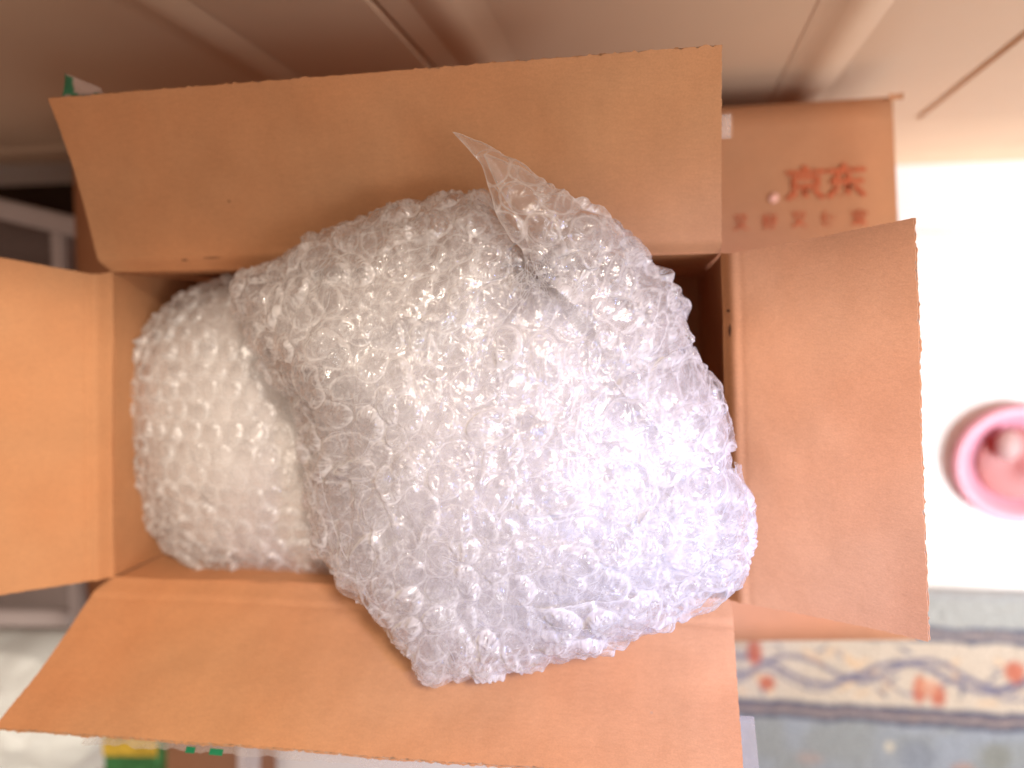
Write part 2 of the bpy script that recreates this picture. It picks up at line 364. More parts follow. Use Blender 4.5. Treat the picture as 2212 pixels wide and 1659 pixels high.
# side tape on the near flap (right end) and on the far flap
tape_on(f_bot, 0.975, 1.018, 0.62, 1.0, 5, -TH-0.0003, 0.02)
tape_on(f_top, 0.978, 1.013, 0.56, 0.68, 6, -TH-0.0004, 0.05)
# printed tape end standing up behind the far flap
pa, pb, pc = [on_plane(u, v, f_top[5]-up*0.002, f_top[2]) for u, v in ((138, 215), (146, 160), (235, 212))]
pd = on_plane(222, 192, f_top[5]-up*0.002, f_top[2])
u, v = np.meshgrid(np.linspace(0, 1, 14), np.linspace(0, 1, 10), indexing='ij')
P = (pa+(pc-pa)*u[..., None])*(1-v[..., None])+(pb+(pd-pb)*u[..., None])*v[..., None]
P = P+up*(0.0015*vnoise(u, v, 0.3, 4)+0.001)[..., None]
c = np.empty(P.shape); c[:] = (0.42, 0.30, 0.25)
gm = ((u < 0.28) & (vnoise(u, v, 0.25, 9) > -0.45)) | ((v < 0.35) & (vnoise(u, v, 0.14, 8) > 0.1)); c[gm] = (0.03, 0.16, 0.08)
M_vc, nt, out = new_mat('printed_tape'); p_ = N(nt, 'ShaderNodeBsdfPrincipled'); at_ = N(nt, 'ShaderNodeVertexColor', layer_name='tint')
nt.links.new(at_.outputs[0], p_.inputs[0]); nt.links.new(p_.outputs[0], out.inputs[0]); p_.inputs['Roughness'].default_value = 0.3
tp = grid_mesh('printed_tape_end', P, M_vc, f_top[0], attr=c); tp['label'] = 'torn end of green printed tape sticking up'

# ------------------------------------------------------------------ bubble wrap
def hex_bubbles(a, b, pitch, R, H, seed, jitter=0.16, collapse=0.7):
    """pillbox bubbles on a hexagonal grid: height field"""
    r = np.random.default_rng(seed); ry = pitch*0.866
    j0 = np.round(b/ry).astype(int); best = np.full(a.shape, 9.0); hh = np.zeros(a.shape)
    K = 96; JX = r.normal(0, jitter*pitch*0.5, (K, K)); JY = r.normal(0, jitter*pitch*0.5, (K, K))
    HT = 1-0.92*r.random((K, K))**0.9; PH = r.uniform(0, 6.28, (K, K)); NW = r.integers(5, 13, (K, K)); TX = r.normal(0, 0.55, (K, K)); TY = r.normal(0, 0.55, (K, K)); RR = 1+r.normal(0, 0.05, (K, K))
    EL = r.normal(0, 0.10, (K, K)); EA = r.uniform(0, np.pi, (K, K))
    for dj in (-1, 0, 1):
        j = j0+dj; sh = np.where(j % 2 == 0, 0.0, 0.5)*pitch
        i0 = np.round((a-sh)/pitch).astype(int)
        for di in (-1, 0, 1):
            i = i0+di; ii, jj = i % K, j % K
            dx = a-(i*pitch+sh+JX[ii, jj]); dy = b-(j*ry+JY[ii, jj])
            ca, sa = np.cos(EA[ii, jj]), np.sin(EA[ii, jj]); px_, py_ = dx*ca+dy*sa, -dx*sa+dy*ca
            rr = np.hypot(px_*(1+EL[ii, jj]), py_*(1-EL[ii, jj]))/(R*RR[ii, jj])
            best = np.minimum(best, np.abs(rr-1)*R*RR[ii, jj])
            prof = np.clip(1-rr**6, 0, 1)**0.5
            prof = prof*(1+0.30*np.sin(np.arctan2(py_, px_)*NW[ii, jj]+PH[ii, jj]+2*np.sin(np.arctan2(py_, px_)*2))*np.exp(-((rr-0.85)/0.25)**2))
            tilt = 1+TX[ii, jj]*dx/R+TY[ii, jj]*dy/R
            hh = np.maximum(hh, H*HT[ii, jj]*prof*np.clip(tilt, 0.1, 1.8))
    return hh, np.exp(-(best/0.00042)**2)
def stress(h, step, k=1.0):
    """whitening where the film is sharply folded"""
    l = np.abs(np.gradient(np.gradient(h, step, axis=0), step, axis=0))+np.abs(np.gradient(np.gradient(h, step, axis=1), step, axis=1))
    return np.clip(l/1400.0*k-0.12, 0, 1)
def surface_normals(P):
    du = np.gradient(P, axis=0); dv = np.gradient(P, axis=1)
    n = np.cross(du, dv); return n/np.maximum(np.linalg.norm(n, axis=-1, keepdims=True), 1e-12)

# silhouette of the big bundle: pixel direction and height above the rim (m)
OUT = [(500, 640, .000), (506, 588, .004), (555, 572, .008), (610, 542, .012), (680, 505, .016), (760, 470, .020), (870, 440, .024),
       (950, 415, .026), (1040, 402, .026), (1075, 450, .026), (1130, 500, .026), (1200, 480, .024), (1285, 462, .022), (1340, 475, .020), (1385, 515, .018), (1410, 560, .018),
       (1450, 606, .018), (1488, 650, .016), (1490, 745, .018), (1528, 800, .020), (1562, 860, .024), (1584, 930, .026),
       (1598, 1020, .030), (1630, 1085, .034), (1640, 1120, .036), (1628, 1180, .038), (1603, 1275, .040), (1510, 1322, .043),
       (1400, 1362, .045), (1300, 1402, .046), (1200, 1426, .046), (1100, 1448, .046), (1000, 1458, .046), (935, 1465, .046), (880, 1412, .045),
       (842, 1352, .042), (800, 1300, .038), (735, 1238, .034), (684, 1200, .028), (668, 1130, .022), (655, 1020, .014), (650, 930, .008),
       (618, 840, .004), (560, 750, .001), (520, 690, .000)]
C0 = at(1050, 930, RIM+0.03)
ang, rad, zz = [], [], []
for u, v, h in OUT:
    p = at(u, v, RIM+h)-C0; ang.append(math.atan2(p[1], p[0])); rad.append(math.hypot(p[0], p[1])); zz.append(RIM+h)
o_ = np.argsort(ang); ang = np.array(ang)[o_]; rad = np.array(rad)[o_]; zz = np.array(zz)[o_]
ga = np.concatenate([ang-2*np.pi, ang, ang+2*np.pi]); gr = np.tile(rad, 3); gz = np.tile(zz, 3)
Rf = lambda t: np.interp(t, ga, gr); Zf = lambda t: np.interp(t, ga, gz)
P_KNOT = at(1150, 575, RIM+0.04)[:2]-C0[:2]
def bundle(a, b, inset=0.0, drop=0.0, lump=1.0):
    """map sheet coordinates to the bundle's surface (position)"""
    q = np.hypot(a, b); t = np.arctan2(b, a); R = Rf(t)*(1-inset*(1+1.5*np.clip(np.sin(t), 0, 1)))-0.002; s = q/R
    e = 0.13; al = np.clip((s-(1-e))/e, 0, None)*0.9
    rho = np.where(s < 1-e, s, 1-e+e*np.sin(np.clip(al, 0, 2.7)))
    vz = -np.where(s < 1-e, 0, e*(1-np.cos(np.clip(al, 0, 2.7))))*0.09*0.9
    top = RIM+0.064
    z = top+(Zf(t)+0.010-top)*np.clip(s, 0, 1)**2.2+vz-drop
    x = rho*R*np.cos(t); y = rho*R*np.sin(t)
    k = lump
    z = z+k*(0.0050*vnoise(x, y, 0.045, 3)+0.0042*facets(x, y, 0.032, 5))*np.clip(1.25-s, 0, 1)
    # valley that runs out from the gathered knot
    dx, dy = x-P_KNOT[0], y-P_KNOT[1]; dk = np.hypot(dx, dy)+1e-6; an = np.arctan2(dy, dx)
    z = z-k*0.001*np.exp(-(dk/0.016)**2)
    z = z-k*0.006*np.exp(-((an+1.0)/0.16)**2)*np.exp(-dk/0.05)+k*0.004*np.exp(-((an+0.70)/0.12)**2)*np.exp(-dk/0.06)
    z = z+k*0.0009*np.sin(an*17+1.4*vnoise(x, y, 0.02, 8))*np.exp(-dk/0.022)*np.clip(dk/0.006, 0, 1)
    return np.stack([C0[0]+x, C0[1]+y, z], -1), s
def wrap_sheet(name, half, step, smax, inset, drop, mat, parent, rot, pitch, Rb, H, seed, crum=1.0, lift=0.0, back=False, cut=None):
    g = np.arange(-half, half, step); a, b = np.meshgrid(g, g, indexing='ij')
    P, s = bundle(a, b, inset, drop)
    n = surface_normals(P); n = np.where(n[..., 2:3] < 0, n, n)
    c, sn = math.cos(rot), math.sin(rot); wa = a+0.009*vnoise(a, b, 0.03, seed+3); wb = b+0.009*vnoise(a, b, 0.03, seed+4)
    ra, rb = wa*c-wb*sn, wa*sn+wb*c
    h = np.zeros(a.shape); seam = np.zeros(a.shape)
    if not back: h, seam = hex_bubbles(ra, rb, pitch, Rb, H, seed)
    # wrinkles: big creases, small creases stronger on the bubbles' skins
    h = h+crum*(0.0022*facets(a, b, 0.012, seed)+0.0014*facets(a*1.4, b*0.8, 0.0058, seed+1)+0.00055*facets(a, b*1.3, 0.0026, seed+2))
    h = h*(1-0.35*np.clip(vnoise(a, b, 0.03, seed+11), 0, 1))
    P = P+n*(h+lift)[..., None]
    m = s < smax*(1+0.05*vnoise(a, b, 0.012, seed+6))
    if cut is not None: m &= cut(a, b, P)
    at3 = np.stack([seam, stress(h, step), np.clip(s-0.8, 0, 1)], -1)
    return grid_mesh(name, P, mat, parent, True, m, attr=at3)
def region(poly, wob=6):
    pp = np.array([at(u, v, RIM+0.055)[:2] for u, v in poly])
    def f(a, b, P):
        x = P[..., 0]+0.004*vnoise(P[..., 0], P[..., 1], 0.011, wob); y = P[..., 1]+0.004*vnoise(P[..., 0], P[..., 1], 0.011, wob+1)
        ins = np.zeros(x.shape, bool); k = len(pp)
        for i in range(k):
            (x1, y1), (x2, y2) = pp[i], pp[(i+1) % k]
            ins ^= ((y1 > y) != (y2 > y)) & (x < (x2-x1)*(y-y1)/(y2-y1+1e-12)+x1)
        return ins
    return f
clear_edge = region([(500, 540), (560, 612), (640, 590), (700, 560), (800, 512), (900, 484), (1000, 474), (1060, 500), (1110, 600), (1150, 615),
                     (1130, 500), (1060, 360), (900, 370), (700, 450), (520, 540)], 36)
wrapb = empty('bubble_wrap_bundle', (C0[0], C0[1], RIM-0.02), 'large crumpled bubble wrap bundle on top, spilling over the box corner onto the near flap', 'bubble wrap')
P_, s_ = None, None
g = np.arange(-0.16, 0.16, 0.0016); a, b = np.meshgrid(g, g, indexing='ij')
P_, s_ = bundle(a, b, 0.10, 0.010, 1.0); n_ = surface_normals(P_)
P_ = P_+n_*(0.0018*facets(a, b, 0.012, 77)+0.0008*facets(a, b, 0.005, 78))[..., None]
# the inside stands back from the far (upper) edge, where the film alone is seen
ycut = (P_[..., 1]-C0[1])
grid_mesh('inner_layers', P_, M_core, wrapb, True, (s_ < 1.25) & ~clear_edge(a, b, P_))
wrap_sheet('middle_sheet', 0.16, 0.0008, 1.25, 0.05, 0.0055, M_film2, wrapb, 0.55, 0.0135, 0.0058, 0.0026, 201, 1.1, cut=lambda a, b, P: ~clear_edge(a, b, P))
wrap_sheet('backing_sheet', 0.16, 0.0008, 1.22, 0.02, 0.0022, M_back, wrapb, 0.0, 0.014, 0.006, 0.0, 301, 0.9, back=True)
wrap_sheet('bubble_sheet', 0.165, 0.00045, 1.22, 0.0, 0.0, M_film, wrapb, 0.18, 0.0152, 0.0068, 0.0021, 401, 1.0)

wrap_sheet('overlapping_sheet', 0.165, 0.0006, 1.1, 0.0, -0.0030, M_film, wrapb, 1.25, 0.0150, 0.0066, 0.0022, 441, 1.2,
           cut=region([(1150, 560), (1260, 690), (1345, 860), (1480, 1000), (1620, 1000), (1620, 700), (1480, 520), (1300, 440)]))
wrap_sheet('overlapping_sheet', 0.165, 0.0006, 1.15, 0.0, -0.0034, M_film, wrapb, 0.75, 0.0146, 0.0064, 0.0022, 461, 1.1,
           cut=region([(690, 1210), (840, 1160), (1060, 1120), (1330, 1160), (1480, 1010), (1680, 1060), (1680, 1300), (1400, 1500), (900, 1500)], 16))
wrap_sheet('overlapping_sheet', 0.165, 0.0006, 1.12, 0.0, -0.0028, M_film, wrapb, 2.05, 0.0156, 0.0066, 0.0020, 481, 1.1,
           cut=region([(480, 560), (760, 440), (1030, 380), (1120, 560), (960, 690), (780, 720), (690, 800), (560, 780)], 26))

# loose corner of film that stands up and points to the upper left
def corner_sheet(name, Lc, Rc, mat, parent, bulge, seed, step=0.0006, H=0.0028, tipk=0.25):
    Lp = np.array([at(u, v, RIM+h) for u, v, h in Lc]); Rp = np.array([at(u, v, RIM+h) for u, v, h in Rc])
    def res(C_, k):
        d = np.concatenate([[0], np.cumsum(np.linalg.norm(np.diff(C_, axis=0), axis=1))]); q = np.linspace(0, d[-1], k)
        Q = np.stack([np.interp(q, d, C_[:, i]) for i in range(3)], 1)
        ker = np.ones(9)/9; Qp = np.pad(Q, ((4, 4), (0, 0)), 'edge'); return np.stack([np.convolve(Qp[:, i], ker, 'valid') for i in range(3)], 1)
    k = int(max(np.linalg.norm(np.diff(Lp, axis=0), axis=1).sum(), np.linalg.norm(np.diff(Rp, axis=0), axis=1).sum())/step)
    A, B = res(Lp, k), res(Rp, k); wmax = np.linalg.norm(A-B, axis=1).max(); m = max(8, int(wmax/step))
    s = np.linspace(0, 1, m)[None, :]; t = np.linspace(0, 1, k)[:, None]+0*s; s = s+0*t
    P = A[:, None]*(1-s[..., None])+B[:, None]*s[..., None]
    wd = np.linalg.norm(A-B, axis=1)[:, None]
    P = P+up*(bulge*np.sin(np.pi*s)*wd)[..., None]
    n = surface_normals(P); n = np.where(n[..., 2:3] < 0, -n, n)
    x, y = P[..., 0], P[..., 1]
    h, seam = hex_bubbles(x*0.9+y*0.2, y, 0.0125, 0.0055, H, seed); h = h*np.clip((t-0.12)/0.3, 0, 1)*np.clip(wd/0.02, 0, 1)
    h = h+(0.0018*facets(x, y, 0.008, seed)+0.0009*facets(x, y, 0.0035, seed+1))*np.clip(wd/0.012, 0.15, 1)
    return grid_mesh(name, P+n*h[..., None], mat, parent, attr=np.stack([seam*np.clip(wd/0.02, 0, 1), stress(h, step)+np.exp(-s*wd/0.0007)+np.exp(-(1-s)*wd/0.0007), seam*0], -1))
corner_sheet('torn_corner', [(975, 283, .060), (1008, 318, .059), (1040, 355, .058), (1055, 410, .055), (1085, 480, .053), (1130, 545, .046), (1150, 600, .036)],
             [(980, 284, .060), (1045, 306, .055), (1105, 345, .048), (1165, 385, .044), (1235, 432, .042), (1320, 465, .034), (1390, 560, .020)], M_corner, wrapb, 0.22, 501, H=0.0013)
corner_sheet('torn_corner', [(1042, 330, .050), (1075, 400, .046), (1120, 480, .046), (1160, 590, .046)],
             [(1046, 330, .050), (1120, 355, .043), (1200, 410, .040), (1260, 450, .038)], M_corner, wrapb, 0.18, 521, H=0.0013)
# overlapping tongues of film across the middle and down the left side
corner_sheet('film_fold', [(668, 1015, .034), (690, 1090, .038), (720, 1160, .042), (752, 1215, .046)],
             [(730, 1000, .040), (770, 1080, .046), (810, 1150, .050), (850, 1210, .054)], M_back, wrapb, 0.05, 581, H=0.0015)
corner_sheet('film_fold', [(1080, 1395, .052), (1180, 1400, .053), (1290, 1385, .053), (1400, 1355, .052)],
             [(1060, 1300, .064), (1180, 1310, .066), (1290, 1300, .066), (1400, 1280, .064)], M_film2, wrapb, 0.12, 601)
0 and corner_sheet('film_fold', [(1480, 960, .060), (1560, 990, .052), (1600, 1040, .046), (1640, 1100, .042)],
             [(1400, 1040, .068), (1470, 1100, .063), (1540, 1160, .056), (1610, 1200, .046)], M_film, wrapb, 0.14, 621)

# fine strands: bright stretched threads of film near the knot and over the sheet
def strands():
    V, Fc = [], []
    r = np.random.default_rng(5)
    def tube(p0, p1, sag, w):
        k = 7; base = len(V); d = nrm(p1-p0); sd = nrm(np.cross(d, up))
        for i in range(k):
            t = i/(k-1); c_ = p0+(p1-p0)*t+up*(sag*math.sin(math.pi*t))+sd*(sag*1.2*math.sin(math.pi*t*1.3))
            ww = w*(0.4+0.6*math.sin(math.pi*t))
            for q in range(3):
                an = q*2.094; V.append(c_+sd*math.cos(an)*ww+up*math.sin(an)*ww)
        for i in range(k-1):
            for q in range(3):
                Fc.append((base+i*3+q, base+i*3+(q+1) % 3, base+(i+1)*3+(q+1) % 3, base+(i+1)*3+q))
    for _ in range(46):
        th = r.uniform(-2.6, -0.5); p = np.array([1150+r.normal(0, 12), 585+r.normal(0, 16)]); L = r.uniform(20, 75)
        q = p+L*np.array([math.cos(th), -math.sin(th)]); tube(at(*p, RIM+0.058+r.uniform(-.002, .004)), at(*q, RIM+0.066), r.uniform(-.002, .002), 0.00013)
    for _ in range(150):
        u, v = r.uniform(620, 1580), r.uniform(540, 1400); a_, b_ = (at(u, v, RIM+0.062)-C0)[:2]
        Pq, sq = bundle(np.array([a_]), np.array([b_]));
        if sq[0] > 0.86: continue
        p0 = Pq[0]+up*(0.0045); th = r.uniform(0, 6.28); L = r.uniform(0.003, 0.010)
        tube(p0, p0+L*np.array([math.cos(th), math.sin(th), r.normal(0, 0.15)]), r.normal(0, 0.0007), 0.00011)
    for pts in (((1150, 690), (1200, 715), (1262, 760), (1315, 812), (1352, 862), (1366, 905)), ((664, 1015), (678, 1068), (704, 1120), (728, 1170), (748, 1215)),
                ((1150, 600), (1118, 650), (1080, 700), (1052, 760), (1036, 830)), ((1190, 1340), (1260, 1352), (1330, 1340), (1400, 1318))):
        Q = []
        for u, v in pts:
            a_, b_ = (at(u, v, RIM+0.062)-C0)[:2]; Q.append(bundle(np.array([a_]), np.array([b_]))[0][0]+up*0.0062)
        for p, q in zip(Q[:-1], Q[1:]): tube(p, q, 0.0002, 0.00022)
    me = bpy.data.meshes.new('film_strands'); me.from_pydata([tuple(v) for v in V], [], Fc); me.update(); me.shade_smooth()
    o = link('film_strands', me, M_strand, wrapb); o['kind'] = 'stuff'
M_strand = film('strand_film', 0.45, 0.4, (0.97, 0.96, 0.97), 0.1, 1.5, 0.1)
strands()

# the lower wrapped item at the left end of the carton
roll = empty('bubble_wrap_roll', tuple(at(500, 930, RIM-0.06)), 'rounded roll of bubble wrap lying deeper in the left end of the box', 'bubble wrap')
ROUT = [(262, 870), (275, 780), (300, 725), (335, 690), (375, 650), (420, 628), (500, 608), (620, 590), (760, 600), (840, 700), (860, 900), (850, 1100), (800, 1240), (700, 1252), (600, 1246),
        (500, 1238), (420, 1222), (350, 1188), (310, 1130), (285, 1060), (275, 980), (265, 920)]
RC = at(540, 925, RIM-0.018)
ra_, rr_ = [], []
for u, v in ROUT:
    p = at(u, v, RIM-0.022)-RC; ra_.append(math.atan2(p[1], p[0])); rr_.append(math.hypot(p[0], p[1]))
o_ = np.argsort(ra_); ra_ = np.array(ra_)[o_]; rr_ = np.array(rr_)[o_]; ra3 = np.concatenate([ra_-2*np.pi, ra_, ra_+2*np.pi]); rr3 = np.tile(rr_, 3)
def roll_sheet(name, step, inset, drop, mat, H, seed, back=False, smax=1.5):
    g = np.arange(-0.13, 0.13, step); a, b = np.meshgrid(g, g, indexing='ij'); q = np.hypot(a, b); t = np.arctan2(b, a)
    R = np.interp(t, ra3, rr3)*1.05*(1-inset)-0.001; s = q/R
    rho = np.sin(np.clip(s, 0, 1.7)*np.pi/2*0.98)*1.0
    rho = np.where(s < 1, s*0.55+0.45*rho, rho)
    z = RIM-0.026+0.024*np.cos(np.clip(s, 0, 1.6)*np.pi/2)-drop
    z = np.where(s > 1, RIM-0.026-0.05*(s-1)-drop, z)
    x, y = rho*R*np.cos(t), rho*R*np.sin(t)
    z = z+0.002*vnoise(x, y, 0.03, 61)
    P = np.stack([RC[0]+x, RC[1]+y, z], -1); n = surface_normals(P)
    h, seam = (a*0, a*0) if back else hex_bubbles(a*1.02+b*0.1, b*1.0, 0.0098, 0.0044, H, seed, 0.12, 0.55)
    h = h+0.0008*facets(a*1.6, b*0.7, 0.009, seed)+0.0004*facets(a, b, 0.004, seed+1)
    return grid_mesh(name, P+n*h[..., None], mat, roll, True, s < smax, attr=np.stack([seam, stress(h, step, 0.7), seam*0], -1))
roll_sheet('inner_layers', 0.0015, 0.09, 0.009, M_core_warm, 0, 700, True)
roll_sheet('middle_sheet', 0.0010, 0.04, 0.004, M_film_roll, 0.0020, 710)
roll_sheet('bubble_sheet', 0.0006, 0.0, 0.0, M_film_roll, 0.0026, 720)

# ------------------------------------------------------------------ lower carton with red print
ZT = RIM-DEPTH-0.004
lc = [at(*p, ZT) for p in ((150, 318), (1931, 206), (1985, 1386), (188, 1400))]
lcc = sum(lc)/4; lower = empty('printed_carton', (lcc[0], lcc[1], 0), 'larger closed brown carton with red shop print, under the open box', 'cardboard box')
def panel(name, p, mat, parent, thick, n, k=24, seed=0, amp=0.0008):
    u, v = np.meshgrid(np.linspace(0, 1, k), np.linspace(0, 1, k), indexing='ij')
    P = (p[0]*(1-u[..., None])+p[1]*u[..., None])*(1-v[..., None])+(p[3]*(1-u[..., None])+p[2]*u[..., None])*v[..., None]
    w = (vnoise(u*3, v*3, 1, seed)-1)*amp*0.5; rd = 0.0022*(np.clip(1-np.minimum(np.minimum(u, 1-u), np.minimum(v, 1-v))*k, 0, 1))
    P = P+n*(w-rd)[..., None]
    Q = np.concatenate([P.reshape(-1, 3), (P-n*thick).reshape(-1, 3)]); idx = np.arange(k*k).reshape(k, k)
    a, b, c, d = idx[:-1, :-1].ravel(), idx[1:, :-1].ravel(), idx[1:, 1:].ravel(), idx[:-1, 1:].ravel()
    F_ = [tuple(x) for x in np.stack([a, b, c, d], 1)]+[tuple(x+k*k) for x in np.stack([d, c, b, a], 1)]
    bd = np.concatenate([idx[0, :], idx[1:, -1], idx[-1, ::-1][1:], idx[::-1, 0][1:]])
    F_ += [(x, y, y+k*k, x+k*k) for x, y in zip(bd[:-1], bd[1:])]
    return mesh(name, Q, F_, mat, parent, True)
panel('top_panel', lc, M_card_dark, lower, 0.003, up, seed=3)
for i in range(4):
    a, b = lc[i], lc[(i+1) % 4]; e = nrm(b-a); n = np.array([-e[1], e[0], 0]); n = n if n @ (lcc-a) < 0 else -n
    a2, b2 = a-up*0.0035-n*0.0005, b-up*0.0035-n*0.0005
    panel('side_panel', [a2, b2, b2*np.array([1, 1, 0])+up*0.001, a2*np.array([1, 1, 0])+up*0.001], M_card_dark, lower, 0.003, n, seed=10+i)
# torn tab at the corner, scrap of tape
ct = at(1936, 209, ZT+0.001); scrap(ct, np.array([.004, 0, 0]), np.array([0, .002, 0]), up, 31, M_card_dark, lower, 'corner_tab', 8, 0.15)
tq = [at(*p, ZT+0.0012) for p in ((1540, 243), (1580, 243), (1582, 296), (1540, 296))]
panel('clear_tape', tq, simple('hazy_tape', (0.60, 0.38, 0.28), 0.8, 0.1), lower, 0.0002, up, 6, amp=0)
# small pale dot modelled in place of a white highlight
gp = at(1672, 428, ZT+0.001)
u, v = np.meshgrid(np.linspace(0, np.pi/2, 6), np.linspace(0, 2*np.pi, 13), indexing='ij')
grid_mesh('glint_dot', np.stack([gp[0]+0.0028*np.sin(u)*np.cos(v)*(1+0.2*np.sin(v*2)), gp[1]+0.0028*np.sin(u)*np.sin(v), gp[2]+0.0006*np.cos(u)], -1), simple('glint_tone', (0.80, 0.45, 0.36), 0.6), lower)
def print_text(txt, p0, p1, height_px, name, thicken, squeeze=1.0):
    """letters printed flat on the carton top, from pixel p0 (lower left) to p1 (lower right)"""
    A, B, H_ = at(*p0, ZT+0.0007), at(*p1, ZT+0.0007), at(p0[0]+height_px*0.03, p0[1]-height_px, ZT+0.0007)
    ex = nrm(B-A); ey = nrm((H_-A)-ex*((H_-A) @ ex)); tot = np.linalg.norm(B-A); hh = np.linalg.norm(H_-A); n_c = len(txt)
    for i, ch in enumerate(txt):
        cu = bpy.data.curves.new('glyph', 'FONT'); cu.body = ch; cu.size = 1; cu.offset = thicken; cu.resolution_u = 3
        t = bpy.data.objects.new('glyph', cu); col.objects.link(t); bpy.context.view_layer.update()
        me = bpy.data.meshes.new_from_object(t); bpy.data.objects.remove(t); bpy.data.curves.remove(cu)
        V = np.array([v.co[:] for v in me.vertices]); lo, hi = V.min(0), V.max(0); W_ = (V-lo)/np.maximum(hi-lo, 1e-6)
        cw = hh*squeeze; x0 = (tot-cw)*i/max(n_c-1, 1)
        Q = A+ex*(x0+W_[:, :1]*cw)+ey*(W_[:, 1:2]*hh)
        for v_, q in zip(me.vertices, Q): v_.co = q
        me.name = name; me.materials.clear(); link(name, me, M_red, lower)
print_text('京东', (1697, 437), (1873, 428), 78, 'printed_character', 0.020, 1.06)
print_text('又好又便宜', (1585, 498), (1875, 484), 32, 'printed_character', 0.014, 1.0)

# ------------------------------------------------------------------ floor, rug, cabinet
M_tile = simple('white_floor_tile', (0.76, 0.75, 0.75), 0.22, 0.5, 0.02, 6)
M_grout = simple('tile_joint', (0.70, 0.69, 0.70), 0.8, 0.2)
fl = mesh('floor', [(-3, -3, -0.004), (3, -3, -0.004), (3, 3, -0.004), (-3, 3, -0.004)], [(0, 1, 2, 3)], M_grout); tag(fl, kind='structure')
jy = at(2100, 497, 0)[1]; TS = 0.6; jx = at(2700, 500, 0)[0]
for i in range(-3, 2):
    for j in range(-3, 1):
        c = np.array([jx+(i+0.5)*TS, jy+(j+0.5)*TS, -0.004])
        t = box_between('floor_tile', c, (TS/2-0.0012, 0, 0), (0, TS/2-0.0012, 0), (0, 0, 0.004), M_tile, fl, 0.0008)

M_shade_wall = simple('shade_wall_brown', (0.22, 0.11, 0.07), 0.8, 0.2)  # unseen walls added to block ambient light and darken the cabinet's left
wl_ = box_between('shade_wall', (-1.06, -0.6, 1.2), (0.03, 0, 0), (0, 1.4, 0), (0, 0, 1.2), M_shade_wall, None, 0.002); tag(wl_, kind='structure')
wl2 = box_between('shade_wall', (-0.52, -1.6, 1.2), (0.50, 0, 0), (0, 0.03, 0), (0, 0, 1.2), M_shade_wall, None, 0.002); tag(wl2, kind='structure')

# rug with woven border
ru = at(2212, 1284, 0); rl = at(1500, 1284, 0)
ytop = ru[1]; rx0, rx1 = -0.15, 0.95; ybot = ytop-0.42; st = 0.0013
xs = np.arange(rx0, rx1, st); ys = np.arange(ybot, ytop, st); X, Y = np.meshgrid(xs, ys, indexing='ij')
yy = lambda v: at(1900, v, 0)[1]
vy = np.interp(Y, [yy(1700), yy(1284)], [1700, 1284]); 
fx = lambda u: at(u, 1450, 0)[0]
vx = (X-fx(1600))/(fx(2200)-fx(1600))*600+1600
wob = 4*vnoise(X, Y, 0.02, 1)+2*vnoise(X, Y, 0.006, 2)
v_ = vy+wob
def C3(*c): return np.array(c)
ground = C3(0.40, 0.43, 0.46); c = np.empty(X.shape+(3,)); c[:] = ground
def put(m, colr, al=1.0):
    m = np.clip(m, 0, 1)[..., None]*al; c[:] = c*(1-m)+np.array(colr)*m
sm = lambda x, w=3.0: 1/(1+np.exp(-x/w*2))
band = lambda lo, hi, w=2.0: sm(v_-lo, w)*sm(hi-v_, w)
put(band(1284, 1345), (0.42, 0.45, 0.46))
put(band(1343, 1355), (0.13, 0.14, 0.20)); put(band(1355, 1364), (0.36, 0.30, 0.29)); put(band(1364, 1376), (0.13, 0.14, 0.20))
put(band(1376, 1516), (0.60, 0.54, 0.47))
put(band(1532-14, 1532), (0.11, 0.11, 0.17)); put(band(1532, 1543), (0.32, 0.26, 0.26)); put(band(1543, 1556), (0.10, 0.11, 0.17))
put(band(1556, 1760), (0.33, 0.38, 0.46))
put(band(1556, 1760)*sm(vnoise(X, Y, 0.03, 5)*10, 3), (0.28, 0.30, 0.27), 0.45)
inb = band(1380, 1514)
# peach leaves
r = np.random.default_rng(12)
for _ in range(46):
    cx_, cy_ = r.uniform(1380, 2500), r.uniform(1392, 1504); th = r.uniform(0, 3.14); la, lb = r.uniform(12, 24), r.uniform(5, 9)
    dx, dy = vx-cx_, v_-cy_; q = ((dx*np.cos(th)+dy*np.sin(th))/la)**2+((-dx*np.sin(th)+dy*np.cos(th))/lb)**2
    put(inb*sm(1-q, 0.4), (0.72, 0.52, 0.34), 0.6)
# dark vines
def vine(f, w, al=0.85):
    cyv = f(vx); put(inb*np.exp(-((v_-cyv)/w)**2), (0.12, 0.13, 0.25), al)
vine(lambda x: 1448+26*np.sin(x/55.0*1.0+0.6), 6); vine(lambda x: 1440-24*np.sin(x/46.0+2.0), 5.5); vine(lambda x: 1470+20*np.sin(x/34.0), 4, 0.7)
for _ in range(34):
    cx_, cy_ = r.uniform(1380, 2500), r.uniform(1395, 1500); th = r.uniform(0, 3.14); la, lb = r.uniform(8, 20), r.uniform(3, 5)
    dx, dy = vx-cx_, v_-cy_; q = ((dx*np.cos(th)+dy*np.sin(th))/la)**2+((-dx*np.sin(th)+dy*np.cos(th))/lb)**2
    put(inb*sm(1-q, 0.5), (0.15, 0.17, 0.27), 0.75)
